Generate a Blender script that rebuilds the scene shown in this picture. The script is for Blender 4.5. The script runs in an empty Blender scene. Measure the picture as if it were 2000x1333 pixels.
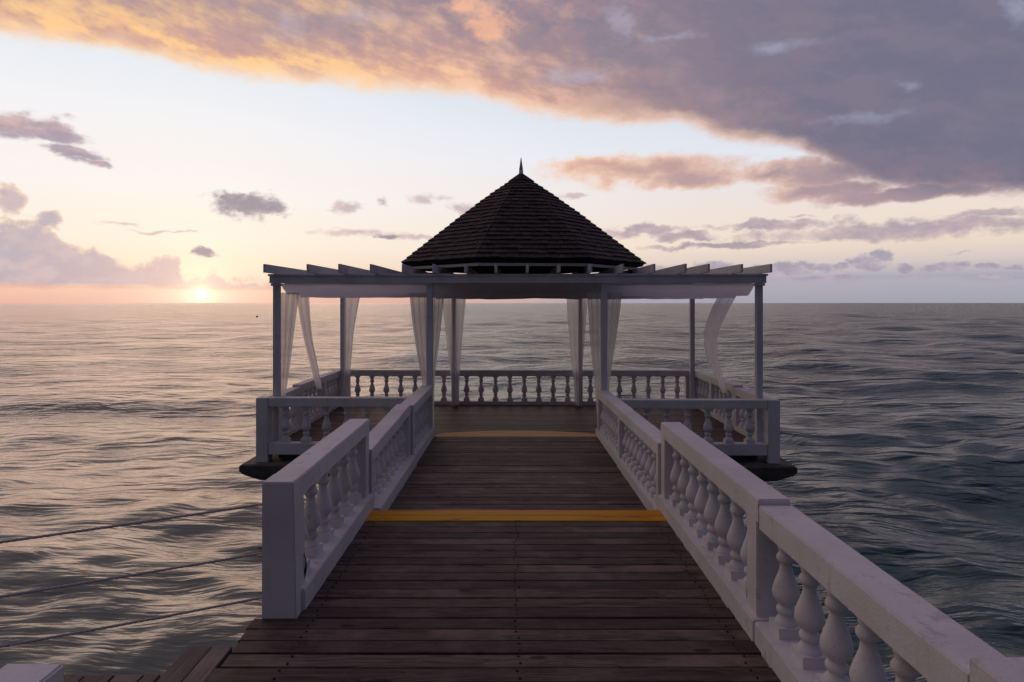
import bpy, bmesh, math, random
import numpy as np
from mathutils import Vector, Matrix, noise as mn

random.seed(7)
rng = np.random.default_rng(7)
sc = bpy.context.scene
COL = sc.collection
R = math.radians
F = 1200.0            # focal length of the photograph in its own pixels
ZC = 4.2              # eye height above the sea

# ------------------------------------------------------------------ camera
cam = bpy.data.cameras.new('camera')
cam.sensor_width = 36.0
cam.lens = 36.0 * F / 2000.0
cam.shift_y = -74.5 / 2000.0
cam.clip_start = 0.05
cam.clip_end = 60000.0
camo = bpy.data.objects.new('camera', cam)
camo.location = (0, 0, ZC)
camo.rotation_euler = (R(90), 0, 0)
COL.objects.link(camo)
sc.camera = camo

sc.view_settings.view_transform = 'Standard'
sc.view_settings.look = 'None'
sc.view_settings.exposure = 0.0
sc.view_settings.gamma = 1.0
sc.view_settings.use_curve_mapping = False
sc.cycles.max_bounces = 6; sc.cycles.glossy_bounces = 3; sc.cycles.diffuse_bounces = 3; sc.cycles.transparent_max_bounces = 10

def lin(r, g, b):
    f = lambda c: (c / 255 / 12.92) if c / 255 <= 0.04045 else ((c / 255 + 0.055) / 1.055) ** 2.4
    return (f(r), f(g), f(b), 1.0)

# ------------------------------------------------------------------ small node language
class S:
    def __init__(s, t, k): s.t, s.k = t, k
    def _m(s, op, *a, clamp=False):
        n = s.t.nodes.new('ShaderNodeMath'); n.operation = op; n.use_clamp = clamp
        for i, v in enumerate((s,) + a): put(s.t, n.inputs[i], v)
        return S(s.t, n.outputs[0])
    def __add__(s, o): return s._m('ADD', o)
    def __sub__(s, o): return s._m('SUBTRACT', o)
    def __mul__(s, o): return s._m('MULTIPLY', o)
    def __truediv__(s, o): return s._m('DIVIDE', o)
    __radd__ = __add__
    __rmul__ = __mul__
    def rsub(s, v):
        return (s * -1.0) + v
    def mx(s, o): return s._m('MAXIMUM', o)
    def mi(s, o): return s._m('MINIMUM', o)
    def pw(s, o): return s._m('POWER', o)
    def ab(s): return s._m('ABSOLUTE')
    def exp(s): return s._m('EXPONENT')
    def clamp(s): return s._m('ADD', 0.0, clamp=True)
def put(t, sock, v):
    if isinstance(v, S): t.links.new(v.k, sock)
    else: sock.default_value = v
def vmath(t, op, *a, out=0):
    n = t.nodes.new('ShaderNodeVectorMath'); n.operation = op
    for i, v in enumerate(a):
        if op == 'SCALE' and i == 1: put(t, n.inputs['Scale'], v)
        else: put(t, n.inputs[i], v)
    return S(t, n.outputs[out])
def sstep(t, v, a, b, lo=0.0, hi=1.0):
    n = t.nodes.new('ShaderNodeMapRange'); n.interpolation_type = 'SMOOTHSTEP'
    put(t, n.inputs['Value'], v); put(t, n.inputs['From Min'], a); put(t, n.inputs['From Max'], b)
    n.inputs['To Min'].default_value = lo; n.inputs['To Max'].default_value = hi
    return S(t, n.outputs['Result'])
def mix(t, fac, a, b, mode='MIX'):
    n = t.nodes.new('ShaderNodeMix'); n.data_type = 'RGBA'; n.blend_type = mode
    put(t, n.inputs[0], fac); put(t, n.inputs[6], a); put(t, n.inputs[7], b)
    return S(t, n.outputs[2])
def noise(t, vec, scale=5.0, detail=4.0, rough=0.5, dist=0.0, color=False, lac=2.0):
    n = t.nodes.new('ShaderNodeTexNoise')
    if vec is not None: put(t, n.inputs['Vector'], vec)
    n.inputs['Scale'].default_value = scale; n.inputs['Detail'].default_value = detail
    n.inputs['Roughness'].default_value = rough; n.inputs['Distortion'].default_value = dist
    n.inputs['Lacunarity'].default_value = lac
    return S(t, n.outputs['Color' if color else 'Fac'])
def ramp(t, fac, stops, interp='LINEAR'):
    n = t.nodes.new('ShaderNodeValToRGB'); cr = n.color_ramp; cr.interpolation = interp
    while len(cr.elements) < len(stops): cr.elements.new(0.5)
    for e, (p, c) in zip(cr.elements, stops): e.position = p; e.color = c if len(c) == 4 else (*c, 1)
    put(t, n.inputs[0], fac)
    return S(t, n.outputs[0])
def comb(t, x, y, z):
    n = t.nodes.new('ShaderNodeCombineXYZ')
    for i, v in enumerate((x, y, z)): put(t, n.inputs[i], v)
    return S(t, n.outputs[0])
def sep(t, v):
    n = t.nodes.new('ShaderNodeSeparateXYZ'); put(t, n.inputs[0], v)
    return [S(t, o) for o in n.outputs]
def curve(t, v, pts):
    n = t.nodes.new('ShaderNodeFloatCurve'); c = n.mapping.curves[0]
    n.mapping.extend = 'HORIZONTAL'
    while len(c.points) < len(pts): c.points.new(0.5, 0.5)
    for p, (x, y) in zip(c.points, pts): p.location = (x, y); p.handle_type = 'AUTO'
    n.mapping.update(); put(t, n.inputs['Value'], v)
    return S(t, n.outputs[0])

# ------------------------------------------------------------------ world: sunset sky
SUN_AZ, SUN_EL = -26.8, 0.75
def AE(px, py):                       # azimuth, elevation in degrees of a direction seen in the photograph
    az = math.atan((px - 1000) / F)
    return math.degrees(az), math.degrees(math.atan((592 - py) / F * math.cos(az)))

world = bpy.data.worlds.new('World'); sc.world = world
world.use_nodes = True
t = world.node_tree; t.nodes.clear()
tc = t.nodes.new('ShaderNodeTexCoord')
D = vmath(t, 'NORMALIZE', S(t, tc.outputs['Generated']))
dx, dy, dz = sep(t, D)
az = dx._m('ARCTAN2', dy) * (180 / math.pi)
el = dz._m('ARCSINE') * (180 / math.pi)
P = comb(t, az / 9.0, el / 3.2, 0.0)
P2 = comb(t, az / 4.0, el / 2.4, 7.3)
nA = noise(t, P, 1.0, 6, 0.60, 0.15)
nB = noise(t, P2, 1.0, 6, 0.62, 0.15)
nC = noise(t, comb(t, az / 30.0, el / 13.0, 3.0), 1.0, 4, 0.55, 0.3)
nF = noise(t, comb(t, az / 1.6, el / 1.2, 11.0), 1.0, 5, 0.62, 0.0)
e30 = el.mx(0.0) / 30.0
Lr = ramp(t, e30, [(0, lin(238, 180, 162)), (.045, lin(250, 200, 174)), (.085, lin(252, 224, 196)), (.17, lin(253, 239, 222)),
                   (.30, lin(252, 244, 239)), (.5, lin(244, 243, 246)), (.73, lin(225, 233, 241)), (1, lin(204, 216, 232))])
Rr = ramp(t, e30, [(0, lin(160, 160, 173)), (.07, lin(172, 170, 184)), (.11, lin(214, 200, 196)), (.17, lin(240, 222, 203)),
                   (.27, lin(238, 224, 216)), (.43, lin(226, 230, 240)), (.7, lin(196, 210, 230)), (1, lin(180, 196, 220))])
side = sstep(t, az + (nC - .5) * 14, -30.0, 34.0)
sky = mix(t, side, Lr, Rr)
sdir = Vector((math.sin(R(SUN_AZ)) * math.cos(R(SUN_EL)), math.cos(R(SUN_AZ)) * math.cos(R(SUN_EL)), math.sin(R(SUN_EL))))
cosang = vmath(t, 'DOT_PRODUCT', D, tuple(sdir), out=1)
ang = cosang.mi(1.0)._m('ARCCOSINE') * (180 / math.pi)
glow = (ang * -1 / 5.0).exp()
sky = mix(t, glow * 0.65, sky, (1.0, .88, .68, 1))

# --- clouds: ellipse fields in azimuth / elevation, broken up by noise
wob = vmath(t, 'SUBTRACT', noise(t, P2, 1.3, 3, .6, color=True), (.5, .5, .5))
AEv = comb(t, az, el, 0.0)
AEd = vmath(t, 'ADD', AEv, vmath(t, 'MULTIPLY', wob, (5.0, 1.9, 0.0)))
def blobs(lst, base):
    f = None
    for (px, py, hw, hh) in lst:
        a, e = AE(px, py)
        k = math.cos(R(a)) ** 2
        ra = math.degrees(hw / F) * k; re = math.degrees(hh / F) * math.cos(R(a))
        d = vmath(t, 'MULTIPLY', vmath(t, 'SUBTRACT', base, (a, e, 0)), (1 / ra, 1 / re, 0))
        q = vmath(t, 'LENGTH', d, out=1).rsub(1.0)
        f = q if f is None else f.mx(q)
    return f
def edge(pts):                        # elevation of an outline as a function of azimuth
    p = []
    for (px, py) in pts:
        a, e = AE(px, py); p.append(((a + 45) / 90, e / 30))
    return curve(t, (az + 45) / 90, p) * 30.0

# pink wisps and thin bands
wisp = blobs([(60, 248, 120, 24), (150, 300, 75, 17), (185, 318, 40, 9), (665, 405, 34, 15), (738, 394, 20, 9), (832, 390, 45, 17),
              (700, 456, 110, 10), (800, 464, 70, 8), (250, 438, 75, 8), (330, 456, 90, 5), (1215, 455, 75, 14), (1115, 384, 35, 7),
              (1330, 462, 80, 11), (1750, 452, 330, 24), (1560, 442, 220, 9), (1920, 415, 110, 11), (1400, 480, 170, 7), (1870, 498, 24, 5), (1560, 422, 40, 5),
              (920, 405, 40, 14), (1075, 392, 30, 8)], AEd)
wm = sstep(t, wisp + (nB - .5) * 2.0 + (nF - .5) * .9, 0.05, 0.95)
wcol = mix(t, side, lin(226, 190, 182), lin(196, 180, 188))
wcol = mix(t, sstep(t, nA, .35, .65), wcol, lin(186, 168, 178))
sky = mix(t, wm * .8, sky, wcol)
band = blobs([(40, 246, 130, 30), (110, 262, 90, 22), (150, 300, 85, 18), (180, 318, 45, 10), (1740, 452, 380, 25), (1900, 440, 200, 22), (1500, 440, 170, 11), (1450, 480, 230, 8), (1260, 452, 90, 14), (1950, 412, 110, 13), (1330, 462, 60, 11)], AEd)
bndm = sstep(t, band + (nB - .5) * 1.7 + (nF - .5) * .7, -.02, .62)
sky = mix(t, bndm * .88, sky, mix(t, sstep(t, nA + (nF - .5) * .4, .36, .62), mix(t, side, lin(222, 186, 182), lin(206, 184, 186)), mix(t, side, lin(168, 154, 168), lin(172, 158, 170))))
# dark puffs near the sun
puff = blobs([(490, 402, 92, 33), (462, 398, 50, 27), (530, 408, 50, 24), (392, 494, 34, 9), (757, 463, 27, 8), (470, 388, 24, 18)], vmath(t, 'ADD', AEv, vmath(t, 'MULTIPLY', wob, (2.6, 1.6, 0))))
pm = sstep(t, puff + (nF - .5) * 1.7, .05, .60)
sky = mix(t, pm * .92, sky, mix(t, sstep(t, nF + (puff * .25), .4, .75), lin(204, 184, 190), lin(150, 138, 152)))
# small cumulus row low on the right
rc = blobs([(1530, 525, 85, 20), (1600, 524, 50, 11), (1690, 514, 48, 22), (1722, 500, 26, 14), (1840, 522, 62, 12), (1765, 522, 26, 14), (1640, 522, 30, 10), (1925, 525, 34, 7),
            (1985, 524, 26, 6), (1400, 520, 60, 14), (1290, 527, 60, 12), (1780, 541, 60, 7), (1940, 541, 60, 6), (1620, 545, 120, 8)], vmath(t, 'ADD', AEv, vmath(t, 'MULTIPLY', wob, (1.6, 1.1, 0))))
rm = sstep(t, rc + (nF - .5) * 1.5, .05, .55)
sky = mix(t, rm * .9, sky, mix(t, sstep(t, nF, .35, .65), lin(190, 176, 186), lin(160, 154, 172)))
# blue-grey bank on the right horizon
bank = edge([(900, 600), (1000, 592), (1150, 584), (1350, 556), (1500, 547), (1620, 545), (1800, 540), (1900, 543), (2000, 545)])
bm_ = sstep(t, bank - el + (nF - .5) * .8, -.15, .35)
sky = mix(t, bm_ * .8, sky, mix(t, (el / 2.4).clamp(), lin(164, 164, 177), lin(186, 178, 190)))
# cumulus bank on the left horizon
ctop = edge([(0, 428), (45, 422), (95, 430), (125, 466), (160, 478), (205, 482), (232, 505), (270, 516), (300, 505), (345, 500), (356, 524), (392, 530), (425, 528), (462, 546), (510, 543), (560, 548), (600, 566), (680, 575), (720, 592)])
cw = (noise(t, comb(t, az / 1.5, el / 1.5, 4.0), 1.0, 3, .6) - .5) * 3.0 + (nF - .5) * 1.2
cblob = blobs([(18, 395, 36, 34), (100, 432, 30, 20)], vmath(t, 'ADD', AEv, vmath(t, 'MULTIPLY', wob, (2.2, 1.8, 0))))
cd = (ctop - el + cw).mx(cblob * 1.6 + (nF - .5) * 2.2)
cm = sstep(t, cd, -.05, .4) * sstep(t, el + (nB - .5) * .9, 1.15, 1.55)
crim = sstep(t, cd, .9, .1)
cbody = mix(t, sstep(t, az + nB * 8, -40.0, -20.0), lin(184, 175, 188), lin(222, 188, 182))
cbody = mix(t, sstep(t, noise(t, comb(t, az / 2.2, el / 1.6, 9.0), 1.0, 3, .6), .4, .62) * .7, cbody, lin(216, 192, 190))
ccol = mix(t, crim * .7, cbody, lin(255, 226, 196))
sky = mix(t, cm * .95, sky, ccol)
lowb = sstep(t, ((el - 1.25).ab() * -1) + (nB - .5) * 1.0, -.28, .05) * sstep(t, az, -14.0, -24.0)
sky = mix(t, lowb * .6, sky, lin(228, 178, 166))
# the large cloud deck
me = edge([(-100, 66), (0, 82), (120, 100), (260, 116), (400, 146), (560, 165), (740, 182), (900, 192), (980, 216), (1080, 236), (1200, 250), (1320, 252), (1440, 286), (1545, 300), (1600, 322), (1650, 350), (1710, 372), (1800, 386), (2000, 394), (2150, 396)])
arms = blobs([(1260, 330, 215, 34), (1170, 322, 120, 20), (1350, 348, 130, 26), (1500, 340, 150, 24), (1620, 372, 170, 24), (1760, 380, 240, 18), (1600, 340, 120, 40)], AEd)
md = (el - me + (nA - .5) * 2.0 + (nB - .5) * 1.2 + (nF - .5) * 1.1).mx(arms * 2.2 + (nB - .5) * 2.4 + (nF - .5) * .8)
hi = (nC - .5) * 1.0
mm = sstep(t, md, -.25, 1.05)
up = (el - me).mx(0.0)                           # degrees above the lit lower edge
lft = sstep(t, az, 26.0, -8.0)
nG = noise(t, comb(t, az / 5.5, (el + az * .20) / 2.3, 21.0), 1.0, 6, .58, .0)
body = mix(t, sstep(t, az + (nC - .5) * 30, -30.0, 36.0), lin(172, 150, 156), lin(124, 119, 138))
body = mix(t, sstep(t, nG + (nF - .5) * .35, .36, .64) * .75, body, mix(t, sstep(t, az, -20.0, 40.0), lin(142, 132, 150), lin(112, 112, 134)))
body = mix(t, sstep(t, nC + (nB - .5) * .6, .46, .64) * .6, body, mix(t, side, lin(204, 164, 160), lin(150, 130, 142)))
armf = sstep(t, arms, -.2, .3) * sstep(t, me - el, -2.0, 1.0)
body = mix(t, armf * .75, body, lin(184, 160, 166))
warm = (up * -1 / 4.2).exp() * 1.5 + (nG - .5) * 2.4 - .20 + (nF - .5) * .5
warm = warm.clamp() * lft
goldr = sstep(t, az, -22.0, 4.0)
gold = mix(t, sstep(t, nG + (nF - .5) * .3, .42, .62), lin(230, 176, 152), mix(t, goldr, lin(255, 206, 150), lin(246, 196, 170)))
mcol = mix(t, warm, body, gold)
spot = blobs([(950, 45, 80, 26), (905, 10, 60, 20), (240, 48, 42, 12)], AEd)
mcol = mix(t, sstep(t, spot + (nB - .5) * 2.4 + (nF - .5) * 1.2, -.1, .9) * .75, mcol, lin(250, 190, 156))
blue = blobs([(1785, 168, 34, 14), (1205, 40, 34, 44), (560, 50, 60, 34), (700, 30, 80, 18), (1990, 20, 40, 50), (1310, 75, 70, 9), (1500, 95, 120, 14), (1700, 230, 120, 12), (1120, 150, 90, 16)], AEd)
mcol = mix(t, sstep(t, blue + (nB - .5) * 2.4 + (nF - .5) * 1.0, -.1, 1.4) * .42, mcol, lin(180, 186, 212))
rimm = sstep(t, md, 2.0, .2) * sstep(t, az, 30.0, 22.0)
mcol = mix(t, rimm * .8, mcol, mix(t, sstep(t, az, -30.0, 22.0), lin(255, 226, 192), lin(252, 214, 188)))
pinkb = sstep(t, md, 1.6, .2) * sstep(t, az, 10.0, 26.0)
mcol = mix(t, pinkb * .55, mcol, lin(206, 172, 170))
sky = mix(t, mm, sky, mcol)
# low sky outside the view dimmed to cut wall light; bluer away from sun
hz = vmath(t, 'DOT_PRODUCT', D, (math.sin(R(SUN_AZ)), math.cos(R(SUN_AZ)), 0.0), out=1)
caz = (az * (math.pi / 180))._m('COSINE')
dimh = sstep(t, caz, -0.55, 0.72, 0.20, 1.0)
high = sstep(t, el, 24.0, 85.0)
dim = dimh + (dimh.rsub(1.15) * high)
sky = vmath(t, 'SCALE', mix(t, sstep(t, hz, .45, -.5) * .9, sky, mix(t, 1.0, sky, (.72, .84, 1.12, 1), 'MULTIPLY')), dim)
# the ground half of the dome, hidden by the sea
sky = mix(t, sstep(t, el, -0.4, -2.0), sky, (.02, .03, .035, 1))
disc = sstep(t, ang, .46, .32)
halo = (ang * -1 / .8).exp() * .8 + (ang * -1 / 4.5).exp() * .26
sky = mix(t, 1.0, sky, vmath(t, 'SCALE', (1.0, .72, .40), (halo + disc * 1.6) * sstep(t, el, -.05, .05)), 'ADD')
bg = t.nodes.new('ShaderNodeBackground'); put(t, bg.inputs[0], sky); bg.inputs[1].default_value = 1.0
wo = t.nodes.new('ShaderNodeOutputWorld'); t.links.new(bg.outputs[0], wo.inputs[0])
world.cycles.sampling_method = 'MANUAL'; world.cycles.sample_map_resolution = 1024

sl = bpy.data.lights.new('sun', 'SUN'); sl.energy = .31; sl.angle = R(38.0); sl.color = (1.0, .50, .26)
so = bpy.data.objects.new('sun', sl); COL.objects.link(so)
so.location = (-30, 60, 12)
so.rotation_euler = sdir.to_track_quat('Z', 'Y').to_euler()

# ------------------------------------------------------------------ materials
def newmat(name):
    m = bpy.data.materials.new(name); m.use_nodes = True
    t = m.node_tree; b = t.nodes['Principled BSDF']
    return m, t, b
def bump(t, b, h, strength, dist):
    n = t.nodes.new('ShaderNodeBump'); n.inputs['Strength'].default_value = strength; n.inputs['Distance'].default_value = dist
    put(t, n.inputs['Height'], h); t.links.new(n.outputs[0], b.inputs['Normal'])
def coords(t, which='Object'):
    n = t.nodes.new('ShaderNodeTexCoord'); return S(t, n.outputs[which])
def orand(t):
    n = t.nodes.new('ShaderNodeObjectInfo'); return S(t, n.outputs['Random'])
def worldpos(t):
    n = t.nodes.new('ShaderNodeNewGeometry'); return S(t, n.outputs['Position'])

def paint_mat(name, rough_scale, base=(.66, .655, .67), stain=.5, bstr=.35):
    m, t, b = newmat(name)
    p = worldpos(t)
    n1 = noise(t, p, 1.6, 6, .6); n2 = noise(t, p, 14, 6, .65)
    c = mix(t, sstep(t, n1, .35, .75), (*base, 1), (base[0] * .84, base[1] * .82, base[2] * .80, 1))
    spots = sstep(t, noise(t, p, 9, 8, .75) + noise(t, p, 1.1, 3, .5) * .25, .70, .80)
    c = mix(t, spots * stain, c, (.33, .29, .26, 1))
    drip = sstep(t, noise(t, vmath(t, 'MULTIPLY', p, (16, 16, 1.6)), 1.0, 5, .6), .55, .74)
    c = mix(t, drip * stain * .5, c, (.42, .37, .34, 1))
    c = mix(t, sstep(t, noise(t, p, 45, 5, .7), .64, .68) * stain * .8, c, (.20, .17, .16, 1))
    put(t, b.inputs['Base Color'], c)
    put(t, b.inputs['Roughness'], n2 * .25 + .55)
    b.inputs['Specular IOR Level'].default_value = .3
    h = noise(t, p, rough_scale, 6, .62) * .8 + noise(t, p, 6, 3, .5) * .9
    bump(t, b, h, bstr, .006)
    return m
M_STUCCO = paint_mat('painted_masonry', 70, bstr=.55)
M_WHITE = paint_mat('painted_timber', 40, (.62, .63, .66), .45, .25)

def wood_mat(name, c1, c2, axis, scale=1.0, gloss=.55):
    m, t, b = newmat(name)
    p = coords(t); r = orand(t)
    off = comb(t, r * 37.0, r * 91.0, r * 53.0)
    p = vmath(t, 'ADD', p, off)
    st = {'x': (1.2, 22, 22), 'y': (22, 1.2, 22)}[axis]
    w = noise(t, vmath(t, 'MULTIPLY', p, (1.1, 5, 5) if axis == 'x' else (5, 1.1, 5)), 1.3, 3, .5, .0)
    q = vmath(t, 'ADD', vmath(t, 'MULTIPLY', p, st), vmath(t, 'SCALE', (1, 1, 1), w * 5.0))
    g = noise(t, q, 1.0, 8, .72, .5)
    fine = noise(t, vmath(t, 'MULTIPLY', p, (3, 160, 160) if axis == 'x' else (160, 3, 160)), 1.0, 4, .6)
    c = mix(t, sstep(t, g, .30, .68), (*c1, 1), (*c2, 1))
    c = mix(t, sstep(t, fine, .42, .62) * .6, c, (c1[0] * .4, c1[1] * .4, c1[2] * .4, 1))
    # worn lighter and damp darker areas
    c = mix(t, sstep(t, noise(t, p, 1.9, 5, .6), .48, .68) * .6, c, (c2[0] * 1.25, c2[1] * 1.25, c2[2] * 1.3, 1))
    kn = t.nodes.new('ShaderNodeTexVoronoi'); kn.inputs['Scale'].default_value = 1.0
    put(t, kn.inputs['Vector'], vmath(t, 'MULTIPLY', p, (2.2, 6.5, 2) if axis == 'x' else (6.5, 2.2, 2)))
    knot = sstep(t, S(t, kn.outputs['Distance']) + (g - .5) * .12, .17, .09)
    c = mix(t, knot * .85, c, (c1[0] * .22, c1[1] * .2, c1[2] * .2, 1))
    tone = (r * 7.13)._m('FRACT') * .8 + .52
    c = vmath(t, 'SCALE', c, tone)
    put(t, b.inputs['Base Color'], c)
    put(t, b.inputs['Roughness'], g * .3 + gloss)
    b.inputs['Specular IOR Level'].default_value = .35
    bump(t, b, g * .8 + fine * .5 - knot * .3, .9, .005)
    return m
M_DECK = wood_mat('weathered_decking', (.026, .016, .013), (.165, .120, .102), 'x')
M_DECKY = wood_mat('weathered_decking_side', (.10, .070, .062), (.20, .155, .145), 'y')
M_PDECK = wood_mat('platform_decking', (.070, .036, .028), (.15, .085, .068), 'x', gloss=.42)
M_SHING = wood_mat('shingle_wood', (.016, .013, .012), (.060, .048, .044), 'y', gloss=.6)
M_SHINGD = wood_mat('roof_boarding', (.010, .008, .007), (.022, .018, .015), 'x', gloss=.7)

m, t, b = newmat('yellow_paint'); M_YEL = m
p = worldpos(t); g = noise(t, vmath(t, 'MULTIPLY', p, (1.5, 30, 30)), 1.0, 7, .7)
c = mix(t, sstep(t, g, .35, .75), (.62, .29, .004, 1), (.46, .20, .004, 1))
c = mix(t, sstep(t, noise(t, vmath(t, 'MULTIPLY', p, (2, 14, 8)), 1.0, 7, .7), .54, .66) * .75, c, (.10, .06, .04, 1))
put(t, b.inputs['Base Color'], c); b.inputs['Roughness'].default_value = .5; b.inputs['Specular IOR Level'].default_value = .2; bump(t, b, g, .4, .003)

m, t, b = newmat('dark_concrete'); M_CONC = m
p = worldpos(t); g = noise(t, p, 3.5, 8, .65)
put(t, b.inputs['Base Color'], mix(t, sstep(t, g, .3, .7), (.035, .034, .030, 1), (.10, .095, .085, 1)))
b.inputs['Roughness'].default_value = .75; bump(t, b, noise(t, p, 12, 8, .7), .8, .02)

m, t, b = newmat('dark_metal'); M_DARK = m
b.inputs['Base Color'].default_value = (.015, .014, .014, 1); b.inputs['Roughness'].default_value = .55
nr = noise(t, worldpos(t), 60, 3, .5); bump(t, b, nr, .3, .002)

m, t, b = newmat('rope_fibre'); M_ROPE = m
p = worldpos(t)
put(t, b.inputs['Base Color'], mix(t, noise(t, p, 90, 4, .6), (.30, .26, .27, 1), (.62, .56, .56, 1))); b.inputs['Roughness'].default_value = .9

def sheer(name, clear, seed):
    m, t, b = newmat(name)
    out = t.nodes['Material Output']; t.nodes.remove(b)
    p = worldpos(t)
    dif = t.nodes.new('ShaderNodeBsdfDiffuse'); tr = t.nodes.new('ShaderNodeBsdfTranslucent'); tp = t.nodes.new('ShaderNodeBsdfTransparent')
    weave = noise(t, vmath(t, 'MULTIPLY', p, (40, 40, 3)), 1.0, 4, .6)
    c = mix(t, weave, (.74, .73, .75, 1), (.86, .85, .87, 1))
    put(t, dif.inputs[0], c); put(t, tr.inputs[0], c)
    m1 = t.nodes.new('ShaderNodeMixShader'); m1.inputs[0].default_value = .55
    t.links.new(dif.outputs[0], m1.inputs[1]); t.links.new(tr.outputs[0], m1.inputs[2])
    m2 = t.nodes.new('ShaderNodeMixShader')
    lw = t.nodes.new('ShaderNodeLayerWeight'); lw.inputs[0].default_value = .4
    put(t, m2.inputs[0], (S(t, lw.outputs['Facing']) * .35 + (1 - clear) + (weave - .5) * .2).clamp())
    t.links.new(tp.outputs[0], m2.inputs[1]); t.links.new(m1.outputs[0], m2.inputs[2])
    t.links.new(m2.outputs[0], out.inputs[0])
    return m
M_SHEER = sheer('sheer_curtain_cloth', .23, 0)
M_CANOPY = sheer('sheer_canopy_cloth', .14, 1)

m, t, b = newmat('sea_water'); M_SEA = m
p = worldpos(t)
dist = vmath(t, 'LENGTH', vmath(t, 'SUBTRACT', p, (0, 0, ZC)), out=1)
warp = vmath(t, 'SCALE', vmath(t, 'SUBTRACT', noise(t, p, .22, 2, .5, color=True), (.5, .5, .5)), 1.3)
q = vmath(t, 'ADD', p, warp)
n0 = noise(t, vmath(t, 'MULTIPLY', q, (.26, .80, 1)), 1.0, 2, .5, .3)
n1 = noise(t, vmath(t, 'MULTIPLY', q, (.50, 2.1, 1)), 1.0, 3, .5, .4)
n2 = noise(t, vmath(t, 'MULTIPLY', q, (1.15, 5.4, 1)), 1.0, 3, .55, .5)
n3 = noise(t, vmath(t, 'MULTIPLY', q, (.12, .26, 1)), 1.0, 2, .5, .3)
patch = noise(t, vmath(t, 'MULTIPLY', q, (.035, .10, 1)), 1.0, 5, .68, .2)
far = sstep(t, dist, 14.0, 60.0)
h = (n0 * .36 + n1 * .20 + n2 * (far * .04 + .055)) * ((sstep(t, patch, .34, .66, -.55, .60)) * (far * .8 + .2) + 1.0) + n3 * .6
wx, wy, wz = sep(t, p)
chop = sstep(t, wx / dist.mx(1.0), -.30, .50)          # smoother water left of the pier, choppier to the right
h = h * (chop * 1.30 + .55) * (sstep(t, dist, 6.0, 70.0) * .65 + .80)
bump(t, b, h, 1.0, 1.0)
tint = noise(t, vmath(t, 'MULTIPLY', p, (.06, .14, 1)), 1.0, 4, .5)
put(t, b.inputs['Base Color'], mix(t, tint, (.004, .034, .028, 1), (.008, .080, .066, 1)))
b.inputs['Roughness'].default_value = .24
b.inputs['IOR'].default_value = 1.72

# ------------------------------------------------------------------ object helpers
def link(name, me, mat=None, parent=None, loc=(0, 0, 0)):
    o = bpy.data.objects.new(name, me)
    if mat is not None and me is not None and len(me.materials) == 0: me.materials.append(mat)
    o.location = loc
    if parent is not None: o.parent = parent
    COL.objects.link(o)
    return o
def tag(o, label=None, cat=None, group=None, kind=None):
    if label: o['label'] = label
    if cat: o['category'] = cat
    if group: o['group'] = group
    if kind: o['kind'] = kind
    return o
def frommesh(bm, name, smooth=False):
    me = bpy.data.meshes.new(name); bm.to_mesh(me); bm.free()
    if smooth:
        me.shade_smooth()
    return me
PROT = -0.0083                        # the platform is turned half a degree from the walkway
RP = Matrix.Rotation(PROT, 4, 'Z')
class Frame:                          # a thing's own frame: geometry is given in walkway or platform metres
    def __init__(s, name, base, turned=False, **tg):
        s.base = Vector(base)
        s.root = bpy.data.objects.new(name, None); s.root.empty_display_size = .2; COL.objects.link(s.root)
        b = Vector(base)
        s.root.location = (RP @ b) if turned else b
        if turned: s.root.rotation_euler = (0, 0, PROT)
        tag(s.root, **tg)
    def add(s, name, bm, mat, smooth=False, origin=None):
        # origin: the part's own origin in the same metres as the geometry
        og = Vector(origin) if origin is not None else s.base
        bmesh.ops.translate(bm, verts=bm.verts, vec=-og)
        return link(name, frommesh(bm, name, smooth), mat, s.root, og - s.base)
    def inst(s, name, me, at, rot=(0, 0, 0), scale=(1, 1, 1)):
        o = link(name, me, None, s.root, Vector(at) - s.base)
        o.rotation_euler = rot; o.scale = scale
        return o

def hexa(bm, c):                      # 8 corners: 4 bottom (ccw) then 4 top
    v = [bm.verts.new(p) for p in c]
    for f in ((3, 2, 1, 0), (4, 5, 6, 7), (0, 1, 5, 4), (1, 2, 6, 5), (2, 3, 7, 6), (3, 0, 4, 7)):
        bm.faces.new([v[i] for i in f])
    return v
def bar_y(bm, x0, x1, y0, y1, zb0, zt0, zb1=None, zt1=None):   # long along y, heights may slope
    zb1 = zb0 if zb1 is None else zb1; zt1 = zt0 if zt1 is None else zt1
    return hexa(bm, [(x0, y0, zb0), (x1, y0, zb0), (x1, y1, zb1), (x0, y1, zb1), (x0, y0, zt0), (x1, y0, zt0), (x1, y1, zt1), (x0, y1, zt1)])
def box(bm, x0, x1, y0, y1, z0, z1): return bar_y(bm, x0, x1, y0, y1, z0, z1)
def soften(bm, w=.006, seg=2):
    bmesh.ops.bevel(bm, geom=bm.edges[:], offset=w, segments=seg, affect='EDGES', profile=.6)
    return bm
def ruffle(bm, cuts, amp, sc_=1.3):   # hand-finished, slightly wavy faces
    es = [e for e in bm.edges if e.calc_length() > .6]
    if es: bmesh.ops.subdivide_edges(bm, edges=es, cuts=cuts, use_grid_fill=True)
    for v in bm.verts:
        n = mn.noise_vector(v.co * sc_ * 1.7)
        v.co += Vector((n.x, n.y * .3, n.z)) * amp
    return bm
def solid(w=.006, amp=.003, cuts=12, **k):
    bm = bmesh.new(); box(bm, *k['b']) if 'b' in k else bar_y(bm, *k['y'])
    ruffle(bm, cuts, amp); bmesh.ops.bevel(bm, geom=[e for e in bm.edges if len(e.link_faces) == 2 and e.calc_face_angle(0) > 1.0], offset=w, segments=2, affect='EDGES')
    return bm

Z = lambda drop: ZC - drop            # height from the drop below eye level

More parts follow.
